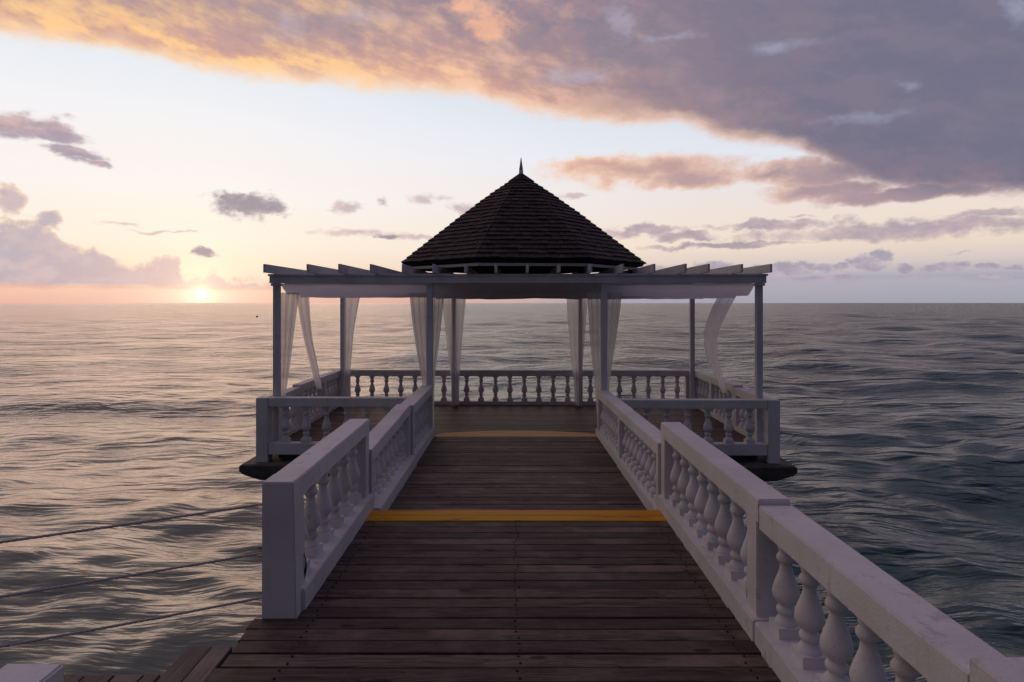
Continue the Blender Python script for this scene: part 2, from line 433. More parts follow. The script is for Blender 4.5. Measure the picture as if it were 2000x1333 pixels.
# ------------------------------------------------------------------ the sea
def make_sea():
    af = np.linspace(-58, 58, 900); ab = np.linspace(58, 302, 150)[1:-1]
    A = np.radians(np.concatenate([af, ab])); nA_ = len(A)
    r = [0.6]
    while r[-1] < 700: r.append(r[-1] * (1.0095 if r[-1] > 4 else 1.02))
    while r[-1] < 40000: r.append(r[-1] * 1.09)
    rr = np.array(r); nr_ = len(rr)
    X = rr[:, None] * np.sin(A)[None, :]; Y = rr[:, None] * np.cos(A)[None, :]
    Zm = np.zeros_like(X); DX = np.zeros_like(X); DY = np.zeros_like(X)
    g = np.random.default_rng(12)
    fade_r = rr[:, None]
    for i in range(90):
        lam = .55 * (22 / .55) ** g.random()
        th = g.normal(math.radians(-100), math.radians(42))
        k = 2 * math.pi / lam
        am = .0056 * lam ** .76 * (0.6 + .8 * g.random())
        spacing = np.maximum(fade_r * .0095, fade_r * .0023)
        fd = np.clip((lam / spacing - 3.0) / 4.0, 0, 1) * np.exp(-fade_r / (lam * 260))
        ph = k * (X * math.cos(th) + Y * math.sin(th)) + g.random() * 6.28
        # waves come in groups
        env = .55 + .45 * np.sin(.21 * k * (X * math.cos(th + 1.1) + Y * math.sin(th + 1.1)) + g.random() * 6.28)
        a_ = am * fd * env
        Zm += a_ * np.cos(ph)
        DX -= .75 * a_ * math.cos(th) * np.sin(ph); DY -= .75 * a_ * math.sin(th) * np.sin(ph)
    chop = .92 + .60 * np.clip((X / np.maximum(rr[:, None], 1.0) + .3) / .8, 0, 1)
    Zm *= chop; DX *= chop; DY *= chop
    near = np.clip((rr - .6) / 3, 0, 1)[:, None]
    V = np.stack([X + DX * near, Y + DY * near, Zm], -1).reshape(-1, 3)
    cen = len(V); V = np.vstack([V, [[0, 0, 0]]])
    i = np.arange(nr_ - 1)[:, None]; j = np.arange(nA_)[None, :]; j2 = (j + 1) % nA_
    Q = np.stack([i * nA_ + j, i * nA_ + j2, (i + 1) * nA_ + j2, (i + 1) * nA_ + j], -1).reshape(-1, 4)
    T = np.stack([np.full(nA_, cen), (np.arange(nA_) + 1) % nA_, np.arange(nA_)], -1)
    me = bpy.data.meshes.new('water')
    me.vertices.add(len(V)); me.vertices.foreach_set('co', V.astype(np.float32).ravel())
    nl = Q.size + T.size
    me.loops.add(nl); me.loops.foreach_set('vertex_index', np.concatenate([Q.ravel(), T.ravel()]).astype(np.int32))
    ls = np.concatenate([np.arange(len(Q)) * 4, len(Q) * 4 + np.arange(len(T)) * 3]).astype(np.int32)
    me.polygons.add(len(ls)); me.polygons.foreach_set('loop_start', ls)
    me.polygons.foreach_set('use_smooth', np.ones(len(ls), dtype=bool))
    me.update(calc_edges=True); me.validate()
    o = link('water', me, M_SEA); tag(o, 'open sea with long smooth ripples reflecting the sunset', kind='structure')
make_sea()

# ------------------------------------------------------------------ planks
def plank_mesh(L, W, T, along='x', seed=0):
    rd = random.Random(seed)
    bm = bmesh.new()
    if along == 'x': box(bm, -L / 2, L / 2, -W / 2, W / 2, -T, 0)
    else: box(bm, -W / 2, W / 2, -L / 2, L / 2, -T, 0)
    bmesh.ops.subdivide_edges(bm, edges=[e for e in bm.edges if e.calc_length() > L * .9], cuts=5)
    for v in bm.verts:
        s_ = (v.co.x if along == 'x' else v.co.y)
        w = mn.noise(Vector((s_ * .7 + seed * 13.1, seed * 3.3, 0)))
        if along == 'x': v.co.y += w * .0035
        else: v.co.x += w * .0035
        v.co.z += mn.noise(Vector((s_ * .5, seed * 5.7, 9))) * .003
    bmesh.ops.bevel(bm, geom=[e for e in bm.edges if e.calc_face_angle(0) > 1.0 and all(v.co.z > -T / 2 for v in e.verts)], offset=.004, segments=1, affect='EDGES')
    return frommesh(bm, 'plank')

def deck_root(name, bm, label, turned=False, base=(0, 0, 0)):
    bmesh.ops.translate(bm, verts=bm.verts, vec=-Vector(base))
    o = link(name, frommesh(bm, name), M_DARKWOOD)
    o.location = (RP @ Vector(base)) if turned else base
    if turned: o.rotation_euler = (0, 0, PROT)
    tag(o, label, kind='structure'); return o
M_DARKWOOD = M_SHINGD

def nails(parent, pts, base):
    bm = bmesh.new()
    for (x, y, z) in pts:
        bmesh.ops.create_cone(bm, cap_ends=True, segments=6, radius1=.0075, radius2=.0070, depth=.012, matrix=Matrix.Translation((x, y, z - .002)))
    bmesh.ops.translate(bm, verts=bm.verts, vec=-Vector(base))
    o = link('nails', frommesh(bm, 'nails'), M_DARK, parent); o['kind'] = 'stuff'

PITCH = .1386
# upper walkway, nearest the viewer
base = (0, 4.0, Z(2.1))
bm = bmesh.new()
for x in (-1.2, -.4, .05, .8, 1.35): box(bm, x - .04, x + .04, .3, 6.20, Z(2.36), Z(2.143))
for y in (1.0, 3.6, 5.9): box(bm, -1.6, 1.62, y - .09, y + .09, Z(2.62), Z(2.362))
for y in (1.0, 3.6, 5.9):
    for x in (-1.3, 1.4): box(bm, x - .12, x + .12, y - .12, y + .12, -1.5, Z(2.622))
walk = deck_root('walkway', bm, 'weathered grey brown board walkway leading to the pavilion', base=base)
rd = random.Random(3)
meshes = {}
pts = []
y = 5.90; k = 0
while y > .35:
    yc = y - PITCH / 2
    front = yc < 4.08
    xl = (-1.70 + rd.uniform(-.02, .02)) if front else (-1.425 + rd.uniform(-.006, .012))
    xr = 1.50 + rd.uniform(-.02, .015)
    key = (front, k % 9)
    L = (3.2 if front else 2.92)
    if key not in meshes: meshes[key] = plank_mesh(L, PITCH - .009, .038, 'x', k + 1)
    o = link('plank', meshes[key], M_DECK, walk)
    sx = (xr - xl) / L
    o.location = Vector(((xl + xr) / 2, yc + rd.uniform(-.0015, .0015), Z(2.1) + rd.uniform(-.003, .002))) - Vector(base)
    o.scale = (sx, 1 - rd.uniform(0, .025), 1); o.rotation_euler = (rd.uniform(-.006, .006), 0, rd.uniform(-.0008, .0008))
    for x in (-1.32, .035, 1.38):
        for s_ in (-.035, .035): pts.append((x + rd.uniform(-.02, .02), yc + s_ + rd.uniform(-.006, .006), Z(2.1) + .0022))
    y -= PITCH; k += 1
nails(walk, pts, base)
# yellow painted pair of boards on the edge of the step
for i, yc in enumerate((5.985, 6.135)):
    me = plank_mesh(2.93, .144, .04, 'x', 60 + i)
    o = link('edge_board', me, M_YEL, walk); o.location = Vector((.035, yc, Z(2.094))) - Vector(base)
    o['label'] = 'yellow painted board on the edge of the step'
bm = bmesh.new(); box(bm, -1.42, 1.49, 6.16, 6.20, Z(2.30), Z(2.14)); bmesh.ops.translate(bm, verts=bm.verts, vec=-Vector(base))
link('riser', frommesh(bm, 'riser'), M_DECK, walk)

# lower ramp
Y0, Y1, D0, D1 = 6.215, 11.00, 2.25, 2.35
base = (.05, 8.6, Z(2.30))
slope = math.atan2(-(D1 - D0), Y1 - Y0)
bm = bmesh.new()
for x in (-1.2, -.4, .3, .8, 1.35): bar_y(bm, x - .04, x + .04, Y0, Y1, Z(D0 + .26), Z(D0 + .043), Z(D1 + .26), Z(D1 + .043))
for y in (6.6, 8.8, 10.9):
    for x in (-1.2, 1.4): box(bm, x - .12, x + .12, y - .12, y + .12, -1.5, Z(2.6))
rampo = deck_root('ramp', bm, 'board ramp running down from the yellow edged step to the pavilion', base=base)
y = Y0; k = 0; meshes = {}; pts = []
while y + PITCH < Y1 - .12:
    yc = y + PITCH / 2; dd = D0 + (D1 - D0) * (yc - Y0) / (Y1 - Y0)
    if k % 9 not in meshes: meshes[k % 9] = plank_mesh(2.92, PITCH - .008, .038, 'x', 100 + k)
    o = link('plank', meshes[k % 9], M_DECK, rampo)
    o.location = Vector((.075 + rd.uniform(-.012, .012), yc, Z(dd) + rd.uniform(-.003, .003))) - Vector(base)
    o.rotation_euler = (slope + rd.uniform(-.008, .008), 0, rd.uniform(-.001, .001)); o.scale = (1, 1 - rd.uniform(0, .03), 1)
    y += PITCH; k += 1
# crescent shaped yellow landing edge
bm = bmesh.new(); n = 40; yb = y + .003
a0, a1 = -1.36, 1.515
ring = []
for i in range(n + 1):
    u = i / n; x = a0 + (a1 - a0) * u; s_ = 2 * u - 1
    ring.append((x, yb + .09 + .40 * math.sqrt(max(0, 1 - s_ * s_ * .995))))
top = [bm.verts.new((x, yy, Z(D1) + .003)) for x, yy in ring]; bot = [bm.verts.new((x, yy, Z(D1 + .16))) for x, yy in ring]
tf = [bm.verts.new((x, yb, Z(D1) + .003)) for x, _ in ring]; bf = [bm.verts.new((x, yb, Z(D1 + .16))) for x, _ in ring]
for i in range(n):
    bm.faces.new((tf[i], tf[i + 1], top[i + 1], top[i])); bm.faces.new((top[i], top[i + 1], bot[i + 1], bot[i])); bm.faces.new((bf[i + 1], bf[i], bot[i], bot[i + 1])); bm.faces.new((tf[i + 1], tf[i], bf[i], bf[i + 1]))
bm.faces.new((tf[0], top[0], bot[0], bf[0])); bm.faces.new((tf[n], bf[n], bot[n], top[n]))
bmesh.ops.translate(bm, verts=bm.verts, vec=-Vector(base))
o = link('edge_board', frommesh(bm, 'edge_board'), M_YEL, rampo); o['label'] = 'yellow painted curved landing edge'

# side landing at the left
base = (-2.4, 2.4, Z(2.1))
bm = bmesh.new()
for y_ in (3.15, 2.2, 1.2): box(bm, -4.4, -1.78, y_ - .05, y_ + .05, Z(2.36), Z(2.145))
for x in (-4.2, -2.6, -2.0): box(bm, x - .1, x + .1, 1.1, 1.3, -1.5, Z(2.362)); box(bm, x - .1, x + .1, 3.0, 3.2, -1.5, Z(2.362))
land = deck_root('side_landing', bm, 'boards of the side landing left of the walkway', base=base)
xs = [(-1.832, -1.712, 3.76), (-1.982, -1.84, 3.765), (-2.075, -1.99, 3.48), (-2.24, -2.087, 3.482), (-2.407, -2.25, 3.478), (-2.56, -2.418, 3.47)]
x = -2.568
while x > -4.3: xs.append((x - .142, x, 3.47 + rd.uniform(-.01, .01))); x -= .15
for i, (a, b_, yf) in enumerate(xs):
    L = yf - .4
    me = plank_mesh(L, b_ - a, .038, 'y', 200 + i)
    o = link('plank', me, M_DECKY, land); o.location = Vector(((a + b_) / 2, yf - L / 2, Z(2.104) + rd.uniform(-.003, .003))) - Vector(base)

# ------------------------------------------------------------------ pavilion base and deck
bm = bmesh.new()
sx, y0, y1 = 4.80, 10.55, 16.1
prof = [(0, 2.80), (sx, 2.80), (sx + .01, 2.96), (sx - .42, 3.14), (0, 3.14)]
def loopv(x_, dr, ins=0):
    return [(-x_, y0 + ins, Z(dr)), (x_, y0 + ins, Z(dr)), (x_, y1 - ins, Z(dr)), (-x_, y1 - ins, Z(dr))]
Ls = [loopv(sx - .03, 2.79, .03), loopv(sx, 2.815, 0), loopv(sx, 2.90, 0), loopv(sx - .07, 2.955, .0), loopv(sx - .36, 3.06, .02), loopv(sx - .50, 3.08, .05)]
vv = [[bm.verts.new(p) for p in l] for l in Ls]
bm.faces.new(vv[0]); bm.faces.new(vv[-1][::-1])
for a, b_ in zip(vv, vv[1:]):
    for i in range(4): bm.faces.new((a[i], b_[i], b_[(i + 1) % 4], a[(i + 1) % 4]))
bmesh.ops.recalc_face_normals(bm, faces=bm.faces)
bmesh.ops.subdivide_edges(bm, edges=bm.edges[:], cuts=5, use_grid_fill=True)
for v in bm.verts: v.co += mn.noise_vector(v.co * 2.1) * .015
slab = Frame('pavilion_base', (0, 13.2, 0), True, label='dark concrete slab on piers carrying the white pavilion over the sea', cat='platform')
slab.add('slab', bm, M_CONC)
for x in (-3.4, 0, 3.4):
    for y_ in (11.7, 15.0):
        bm = bmesh.new(); bmesh.ops.create_cone(bm, cap_ends=True, segments=20, radius1=.34, radius2=.30, depth=2.9, matrix=Matrix.Translation((x, y_, Z(3.13) - 1.45)))
        slab.add('pier', bm, M_CONC, True)
bm = bmesh.new(); box(bm, -4.30, 4.30, 11.05, 15.55, Z(2.788), Z(2.605)); slab.add('plinth', bm, M_CONC)

base = (0, 13.2, Z(2.56))
bm = bmesh.new()
for i in range(12): x = -4.1 + i * .745; box(bm, x - .03, x + .03, 11.05, 15.5, Z(2.603), Z(2.5985))
pdeck = deck_root('pavilion_deck', bm, 'reddish brown plank deck of the pavilion inside the white balustrades', True, base)
y = 10.99; k = 0; meshes = {}
while y < 15.45:
    if k % 7 not in meshes: meshes[k % 7] = plank_mesh(8.76, PITCH - .008, .036, 'x', 300 + k)
    o = link('plank', meshes[k % 7], M_PDECK, pdeck)
    o.location = Vector((rd.uniform(-.01, .01), y + PITCH / 2, Z(2.56) + rd.uniform(-.002, .002))) - Vector(base)
    o.rotation_euler = (rd.uniform(-.006, .006), 0, 0)
    y += PITCH; k += 1

# ------------------------------------------------------------------ balustrades
PROF = [(0, .62), (.03, .64), (.07, .58), (.10, .52), (.125, .50), (.14, .60), (.165, .69), (.19, .70), (.215, .62), (.235, .47), (.27, .44), (.32, .48),
        (.39, .64), (.46, .82), (.53, .96), (.58, 1.0), (.62, .95), (.665, .78), (.70, .56), (.72, .50), (.735, .60), (.76, .70), (.785, .70), (.81, .58), (.825, .50), (.85, .56), (.88, .72), (.91, .82), (.93, .80)]
def baluster_mesh(Rm=.0775, seg=20):
    bm = bmesh.new()
    rings = []
    for tt, rf in PROF:
        rings.append([bm.verts.new((Rm * rf * math.cos(a), Rm * rf * math.sin(a), 1 - .05 - tt * .90 if tt > 0 else 1 - .05)) for a in [2 * math.pi * i / seg for i in range(seg)]])
    for a, b_ in zip(rings, rings[1:]):
        for i in range(seg): bm.faces.new((a[i], b_[i], b_[(i + 1) % seg], a[(i + 1) % seg]))
    for f in bm.faces: f.smooth = True
    r = Rm * .80
    box(bm, -r, r, -r, r, .945, 1.0)
    r = Rm * .92
    box(bm, -r, r, -r, r, 0, .115)
    bmesh.ops.recalc_face_normals(bm, faces=bm.faces)
    me = bpy.data.meshes.new('baluster'); bm.to_mesh(me); bm.free()
    me.materials.append(M_STUCCO)
    return me
BAL = [baluster_mesh()]
for i in range(2):
    me = BAL[0].copy(); me.name = 'baluster'
    for v in me.vertices: v.co += mn.noise_vector(v.co * 14 + Vector((i * 9, 0, 0))) * .0025
    BAL.append(me)

def balustrade(label, base, axis, a0, a1, i0, i1, top0, top1, cap_t, curb0, curb1, deck0, deck1, posts, bals, turned=False, group='white balustrade sections along the boardwalk and pavilion', curb_in=None, capdrop=None, brad=1.0):
    """axis 'y': runs from y=a0 to a1 between x=i0 and i1; axis 'x': runs in x between y=i0 and i1. Drops are below eye level."""
    fr = Frame('balustrade', base, turned, label=label, cat='balustrade', group=group)
    def solidbar(u0, u1, v0, v1, zb0, zt0, zb1, zt1, amp=.0025, w=.007):
        bm = bmesh.new()
        if axis == 'y': bar_y(bm, v0, v1, u0, u1, zb0, zt0, zb1, zt1)
        else: hexa(bm, [(u0, v0, zb0), (u1, v0, zb1), (u1, v1, zb1), (u0, v1, zb0), (u0, v0, zt0), (u1, v0, zt1), (u1, v1, zt1), (u0, v1, zt0)])
        es = [e for e in bm.edges if e.calc_length() > .7]
        n = max(2, int(abs(u1 - u0) / .18))
        if es: bmesh.ops.subdivide_edges(bm, edges=es, cuts=n)
        for v in bm.verts:
            q = mn.noise_vector(v.co * 2.3); v.co += Vector((q.x, q.y, q.z)) * amp
        bmesh.ops.bevel(bm, geom=[e for e in bm.edges if e.calc_face_angle(0) > 1.0], offset=w, segments=2, affect='EDGES')
        return bm
    L = a1 - a0
    zt = lambda u: Z(top0 + (top1 - top0) * (u - a0) / L)
    zc = lambda u: Z(curb0 + (curb1 - curb0) * (u - a0) / L)
    zd = lambda u: Z(deck0 + (deck1 - deck0) * (u - a0) / L)
    fr.add('handrail', solidbar(a0, a1, i0, i1, zt(a0) - cap_t, zt(a0), zt(a1) - cap_t, zt(a1)), M_STUCCO)
    ci0, ci1 = (i0, i1) if curb_in is None else curb_in
    fr.add('base_rail', solidbar(a0 + .003, a1 - .003, ci0, ci1, zd(a0), zc(a0), zd(a1), zc(a1)), M_STUCCO)
    for (p0, p1, *rest) in posts:
        low = rest[0] if rest else None
        s_ = .004
        zb = (Z(low) if low else None)
        outer = bool(rest)
        v0, v1 = (i0 - .004, i1 + .004) if outer else (i0 + .004, i1 - .004)
        bm = bmesh.new()
        b0 = zb if zb is not None else zc(p0) - .02; b1 = zb if zb is not None else zc(p1) - .02
        t0 = zt(p0) - cap_t + .02; t1 = zt(p1) - cap_t + .02
        if axis == 'y': bar_y(bm, v0, v1, p0, p1, b0, t0, b1, t1)
        else: hexa(bm, [(p0, v0, b0), (p1, v0, b1), (p1, v1, b1), (p0, v1, b0), (p0, v0, t0), (p1, v0, t1), (p1, v1, t1), (p0, v1, t0)])
        bmesh.ops.bevel(bm, geom=bm.edges[:], offset=.006, segments=2, affect='EDGES')
        fr.add('post', bm, M_STUCCO)
    mid = (i0 + i1) / 2
    for k, u in enumerate(bals):
        zb = zc(u) - .004; hh = zt(u) - cap_t + .004 - zb
        at = (mid, u, zb) if axis == 'y' else (u, mid, zb)
        fr.inst('baluster', BAL[k % 3], at, (0, 0, rd.uniform(-.06, .06) + (k % 4) * math.pi / 2), (brad, brad, hh))
    return fr
def spread(a, b_, n): return [a + (b_ - a) * (i + .5) / n for i in range(n)]

# left, near
LN = balustrade('white balustrade at the near left of the walkway with three ropes tied on', (-1.56, 4.2, Z(2.1)), 'y', 4.20, 6.31, -1.667, -1.462, 1.199, 1.190, .145, 1.955, 1.955, 2.14, 2.14,
           [(6.15, 6.308)], [4.47 + .308 * i for i in range(6)], curb_in=(-1.672, -1.415))
bm = bmesh.new()                                                     # plain end post below the handrail down to the boards
hexa(bm, [(-1.671, 4.096, Z(2.125)), (-1.438, 4.096, Z(2.125)), (-1.438, 4.30, Z(2.125)), (-1.671, 4.30, Z(2.125)), (-1.670, 4.10, Z(1.197)), (-1.4585, 4.10, Z(1.197)), (-1.4585, 4.30, Z(1.197)), (-1.670, 4.30, Z(1.197))]); ruffle(bm, 4, .002); bmesh.ops.bevel(bm, geom=[e for e in bm.edges if e.calc_face_angle(0) > 1], offset=.007, segments=2, affect='EDGES')
LN.add('post', bm, M_STUCCO)
# black cable hanging out of the end post
pts = [(585.5, 1078), (586.5, 1084), (585.5, 1093), (587.5, 1104), (588, 1122), (588.6, 1138), (588, 1150), (586.5, 1158)]
def tube(bm, P_, r, seg=8):
    rings = []
    for i, p in enumerate(P_):
        p = Vector(p); d = (Vector(P_[min(i + 1, len(P_) - 1)]) - Vector(P_[max(i - 1, 0)])).normalized()
        a = d.orthogonal().normalized() if not rings else (rings_a - d * rings_a.dot(d)).normalized()
        rings_a = a; b_ = d.cross(a); rr_ = r[i] if isinstance(r, (list, tuple)) else r
        rings.append([bm.verts.new(p + (a * math.cos(2 * math.pi * j / seg) + b_ * math.sin(2 * math.pi * j / seg)) * rr_) for j in range(seg)])
    for a, b_ in zip(rings, rings[1:]):
        for j in range(seg): bm.faces.new((a[j], a[(j + 1) % seg], b_[(j + 1) % seg], b_[j]))
    bm.faces.new(rings[0][::-1]); bm.faces.new(rings[-1])
bm = bmesh.new()
cp = [(-1.444 + .012 * math.sin(i * .9) * (i not in (0, 7)), 4.265 + .004 * i * (1 if i < 6 else .6), Z(1.74 + .043 * i)) for i in range(8)]
tube(bm, cp, [.003, .004, .0065, .008, .008, .007, .005, .002]); c_ = LN.add('cable', bm, M_DARK, True); c_['label'] = 'short black cable hanging from the wall'
# left, far two
balustrade('white balustrade left of the ramp between the yellow step and its middle post', (-1.52, 7.5, Z(2.27)), 'y', 6.32, 8.75, -1.645, -1.440, 1.508, 1.44, .135, 2.115, 2.165, 2.40, 2.45,
           [(6.325, 6.47), (8.60, 8.745)], spread(6.50, 8.58, 8), curb_in=(-1.66, -1.355))
balustrade('far white balustrade left of the ramp where it meets the pavilion front', (-1.52, 9.9, Z(2.3)), 'y', 8.76, 10.94, -1.62, -1.405, 1.462, 1.472, .135, 2.165, 2.215, 2.45, 2.50,
           [(8.765, 8.90), (10.80, 10.935)], spread(8.92, 10.78, 8), curb_in=(-1.64, -1.365))
# right, near
balustrade('white balustrade at the right of the walkway beside the yellow step, with eight balusters', (1.62, 5.0, Z(2.1)), 'y', 3.80, 6.31, 1.525, 1.725, 1.216, 1.223, .15, 1.965, 1.965, 2.14, 2.14,
           [(3.84, 4.0), (6.16, 6.308)], spread(4.02, 6.14, 8), curb_in=(1.492, 1.73))
balustrade('nearest white balustrade at the lower right with large bulging balusters', (1.62, 2.9, Z(2.1)), 'y', 2.05, 3.795, 1.525, 1.735, 1.238, 1.250, .15, 1.965, 1.965, 2.14, 2.14,
           [(2.055, 2.27), (3.70, 3.792)][:1], [3.655, 3.365, 3.085, 2.81, 2.545, 2.36][:5], curb_in=(1.495, 1.74))
bm = bmesh.new(); box(bm, 1.518, 1.75, 1.35, 2.045, Z(2.14), Z(1.175)); ruffle(bm, 4, .002); bmesh.ops.bevel(bm, geom=[e for e in bm.edges if e.calc_face_angle(0) > 1], offset=.008, segments=2, affect='EDGES')
fr = Frame('pillar', (1.63, 1.7, Z(2.1)), label='white masonry pillar at the bottom right corner, a little taller than the handrail', cat='pillar'); fr.add('shaft', bm, M_STUCCO)
bm = bmesh.new(); box(bm, -1.685, -1.49, 1.45, 2.05, Z(2.099), Z(1.20)); ruffle(bm, 4, .002); bmesh.ops.bevel(bm, geom=[e for e in bm.edges if e.calc_face_angle(0) > 1], offset=.008, segments=2, affect='EDGES')
fr = Frame('pillar', (-1.59, 1.7, Z(2.1)), label='white flat topped pillar at the bottom left corner beside the side landing', cat='pillar'); fr.add('shaft', bm, M_STUCCO)
# right, far two
balustrade('white balustrade right of the ramp between the yellow step and its middle post', (1.6, 7.5, Z(2.27)), 'y', 6.32, 8.695, 1.50, 1.70, 1.442, 1.497, .135, 2.125, 2.175, 2.40, 2.45,
           [(6.325, 6.42), (8.61, 8.69)], spread(6.45, 8.59, 9), curb_in=(1.478, 1.715))
balustrade('far white balustrade right of the ramp where it meets the pavilion front', (1.6, 9.9, Z(2.3)), 'y', 8.70, 10.94, 1.512, 1.715, 1.500, 1.558, .135, 2.18, 2.225, 2.45, 2.50,
           [(8.705, 8.79), (10.80, 10.935)], spread(8.81, 10.78, 9), curb_in=(1.488, 1.73))

# pavilion balustrades (drops: handrail 1.675, lower rail 2.47 to 2.665)
def corner(fr, x0, x1, y0_, y1_, top, bot):
    bm = bmesh.new(); box(bm, x0, x1, y0_, y1_, Z(bot), Z(top)); bmesh.ops.bevel(bm, geom=bm.edges[:], offset=.008, segments=2, affect='EDGES'); fr.add('corner_post', bm, M_STUCCO)
gp = 'white balustrade sections along the boardwalk and pavilion'
px = lambda v, d: (v - 1010) * d / F
fl = balustrade('white balustrade across the front of the pavilion, left of the ramp', (-3.0, 10.85, Z(2.66)), 'x', -4.37, -1.68, 10.75, 10.95, 1.672, 1.672, .150, 2.47, 2.47, 2.665, 2.665, [],
                [px(v, 10.85) for v in (556, 597, 637, 677, 717, 757, 797)], True, brad=1.02)
corner(fl, -4.585, -4.375, 10.742, 10.955, 1.670, 2.82)
fr_ = balustrade('white balustrade across the front of the pavilion, right of the ramp', (3.0, 10.85, Z(2.66)), 'x', 1.68, 4.37, 10.75, 10.95, 1.700, 1.700, .150, 2.47, 2.47, 2.665, 2.665, [],
                [px(v, 10.85) for v in (1222, 1262, 1302, 1342, 1381.5, 1422, 1462)], True, brad=1.02)
corner(fr_, 4.375, 4.585, 10.742, 10.955, 1.698, 2.82)
D2 = 15.3
bk = balustrade('white balustrade along the seaward back of the pavilion, dark against the water', (0, D2 + .2, Z(2.56)), 'x', -4.37, 4.37, D2 + .07, D2 + .25, 1.69, 1.69, .145, 2.47, 2.47, 2.56, 2.56,
           [(-4.37, -4.22), (-1.64, -1.47), (1.47, 1.64), (4.22, 4.37)],
           spread(-4.20, -1.66, 7) + spread(-1.45, 1.45, 8) + spread(1.66, 4.20, 7), True, brad=1.0)
for sgn, nm in ((-1, 'left'), (1, 'right')):
    lo, hi_ = sorted((sgn * 4.385, sgn * 4.575))
    lab = {-1: 'white balustrade down the left side of the pavilion,', 1: 'white balustrade down the right side of the pavilion,'}[sgn]
    balustrade(lab + ' near its front', (sgn * 4.48, 11.7, Z(2.6)), 'y', 10.96, 12.46, lo, hi_, 1.71, 1.71, .145, 2.47, 2.47, 2.66, 2.66, [(12.36, 12.455)], spread(11.0, 12.34, 5), True)
    balustrade(lab + ' at its middle and back', (sgn * 4.48, 14.0, Z(2.6)), 'y', 12.47, D2 + .25, lo, hi_, 1.665, 1.685, .145, 2.47, 2.47, 2.66, 2.66, [(12.475, 12.57), (13.93, 14.08), (15.38, 15.545)], spread(12.6, 13.91, 5) + spread(14.1, 15.36, 5), True)

# ------------------------------------------------------------------ pergola
D1_ = 11.0
pg = Frame('pergola', (0, 13.2, Z(2.56)), True, label='white timber pergola with overhanging rafters standing on the pavilion deck', cat='pergola')
def timber(name, b_, mat=M_WHITE, w=.004, lab=None):
    bm = bmesh.new(); box(bm, *b_); bmesh.ops.bevel(bm, geom=bm.edges[:], offset=w, segments=1, affect='EDGES'); o = pg.add(name, bm, mat)
    if lab: o['label'] = lab
    return o
ps = .108
for x in (-4.334, -1.573, 1.560, 4.334):
    for yy in (D1_, D2 - .10):
        timber('post', (x - ps / 2, x + ps / 2, yy, yy + ps, Z(2.559), Z(-.352)))
for yy in (D1_ - .05, D2 - .12):
    timber('beam', (-4.43, 4.43, yy, yy + .045, Z(-.353), Z(-.518)))
    timber('beam', (-4.43, 4.43, yy + .115, yy + .16, Z(-.353), Z(-.518)))
    timber('moulding', (-4.455, 4.455, yy - .016, yy - .002, Z(-.478), Z(-.516)))
for x in (-4.334, -1.573, 1.560, 4.334):
    timber('beam', (x - .02, x + .02, D1_ + .117, D2 - .127, Z(-.36), Z(-.50)))
for x in (-4.334, 4.334):                                            # small scrolled bracket blocks under the beam ends
    for yy in (D1_ - .03, D2 - .1): timber('bracket', (x - .075, x + .075, yy - .015, yy + .14, Z(-.305), Z(-.349)))
raf = [512.3, 597.5, 659.3, 721.2, 784, 843.6, 906.6, 966, 1028, 1090, 1152, 1214.5, 1275.5, 1336.5, 1381.5, 1445.5, 1502.5]
for i, p_ in enumerate(raf):
    x = (p_ - 1010) * 10.5 / F
    bm = bmesh.new(); box(bm, 0, .040, 10.5 + rd.uniform(-.01, .01), 16.0, 0, .146 + rd.uniform(-.004, .004))
    bmesh.ops.subdivide_edges(bm, edges=[e for e in bm.edges if e.calc_length() > 3], cuts=6)
    tw = rd.uniform(-.025, .025)
    for v in bm.verts: v.co.x += v.co.z * tw
    bmesh.ops.translate(bm, verts=bm.verts, vec=(x, 0, Z(-.520)))
    bmesh.ops.bevel(bm, geom=[e for e in bm.edges if e.calc_face_angle(0) > 1], offset=.003, segments=1, affect='EDGES')
    pg.add('rafter', bm, M_WHITE, origin=(x, 13.2, Z(-.52)))

# ------------------------------------------------------------------ shingled roof
RC = Vector((.085, 13.2, 0)); RR = 2.60; EAVE = .80; APEX = 2.735
ROT = R(4.5)
PR = [(0, 0), (.098, .082), (.237, .209), (.462, .433), (.711, .694), (1, 1)]
def prof_z(f):                        # fraction out from the apex -> height
    for (a, b_), (c, d) in zip(PR, PR[1:]):
        if f <= c: return Z(-APEX) - (APEX - EAVE) * (b_ + (d - b_) * (f - a) / (c - a))
    return Z(-EAVE) - (APEX - EAVE) * (f - 1) * 1.05
def octp(k, f, rad=RR):
    a = -math.pi / 2 - R(22.5) + k * R(45) + ROT
    return Vector((RC.x + math.cos(a) * rad * f, RC.y + math.sin(a) * rad * f, prof_z(f)))
rf = Frame('gazebo_roof', (RC.x, RC.y, Z(-.66)), True, label='dark eight sided shingled roof with a pointed finial above the pergola', cat='roof')
bm = bmesh.new()
fr_s = [i / 12 for i in range(1, 13)]
ap = bm.verts.new((RC.x, RC.y, prof_z(0) - .03)); prev = None
for f in fr_s:
    cur = [bm.verts.new(octp(k, f) - Vector((0, 0, .03))) for k in range(8)]
    for k in range(8):
        if prev is None: bm.faces.new((ap, cur[k], cur[(k + 1) % 8]))
        else: bm.faces.new((prev[k], cur[k], cur[(k + 1) % 8], prev[(k + 1) % 8]))
    prev = cur
low = [bm.verts.new(octp(k, .985) - Vector((0, 0, .10))) for k in range(8)]
for k in range(8): bm.faces.new((prev[k], low[k], low[(k + 1) % 8], prev[(k + 1) % 8]))
ceil_ = [bm.verts.new(octp(k, .80) + Vector((0, 0, -.11))) for k in range(8)]
for k in range(8): bm.faces.new((low[k], ceil_[k], ceil_[(k + 1) % 8], low[(k + 1) % 8]))
bm.faces.new(ceil_)
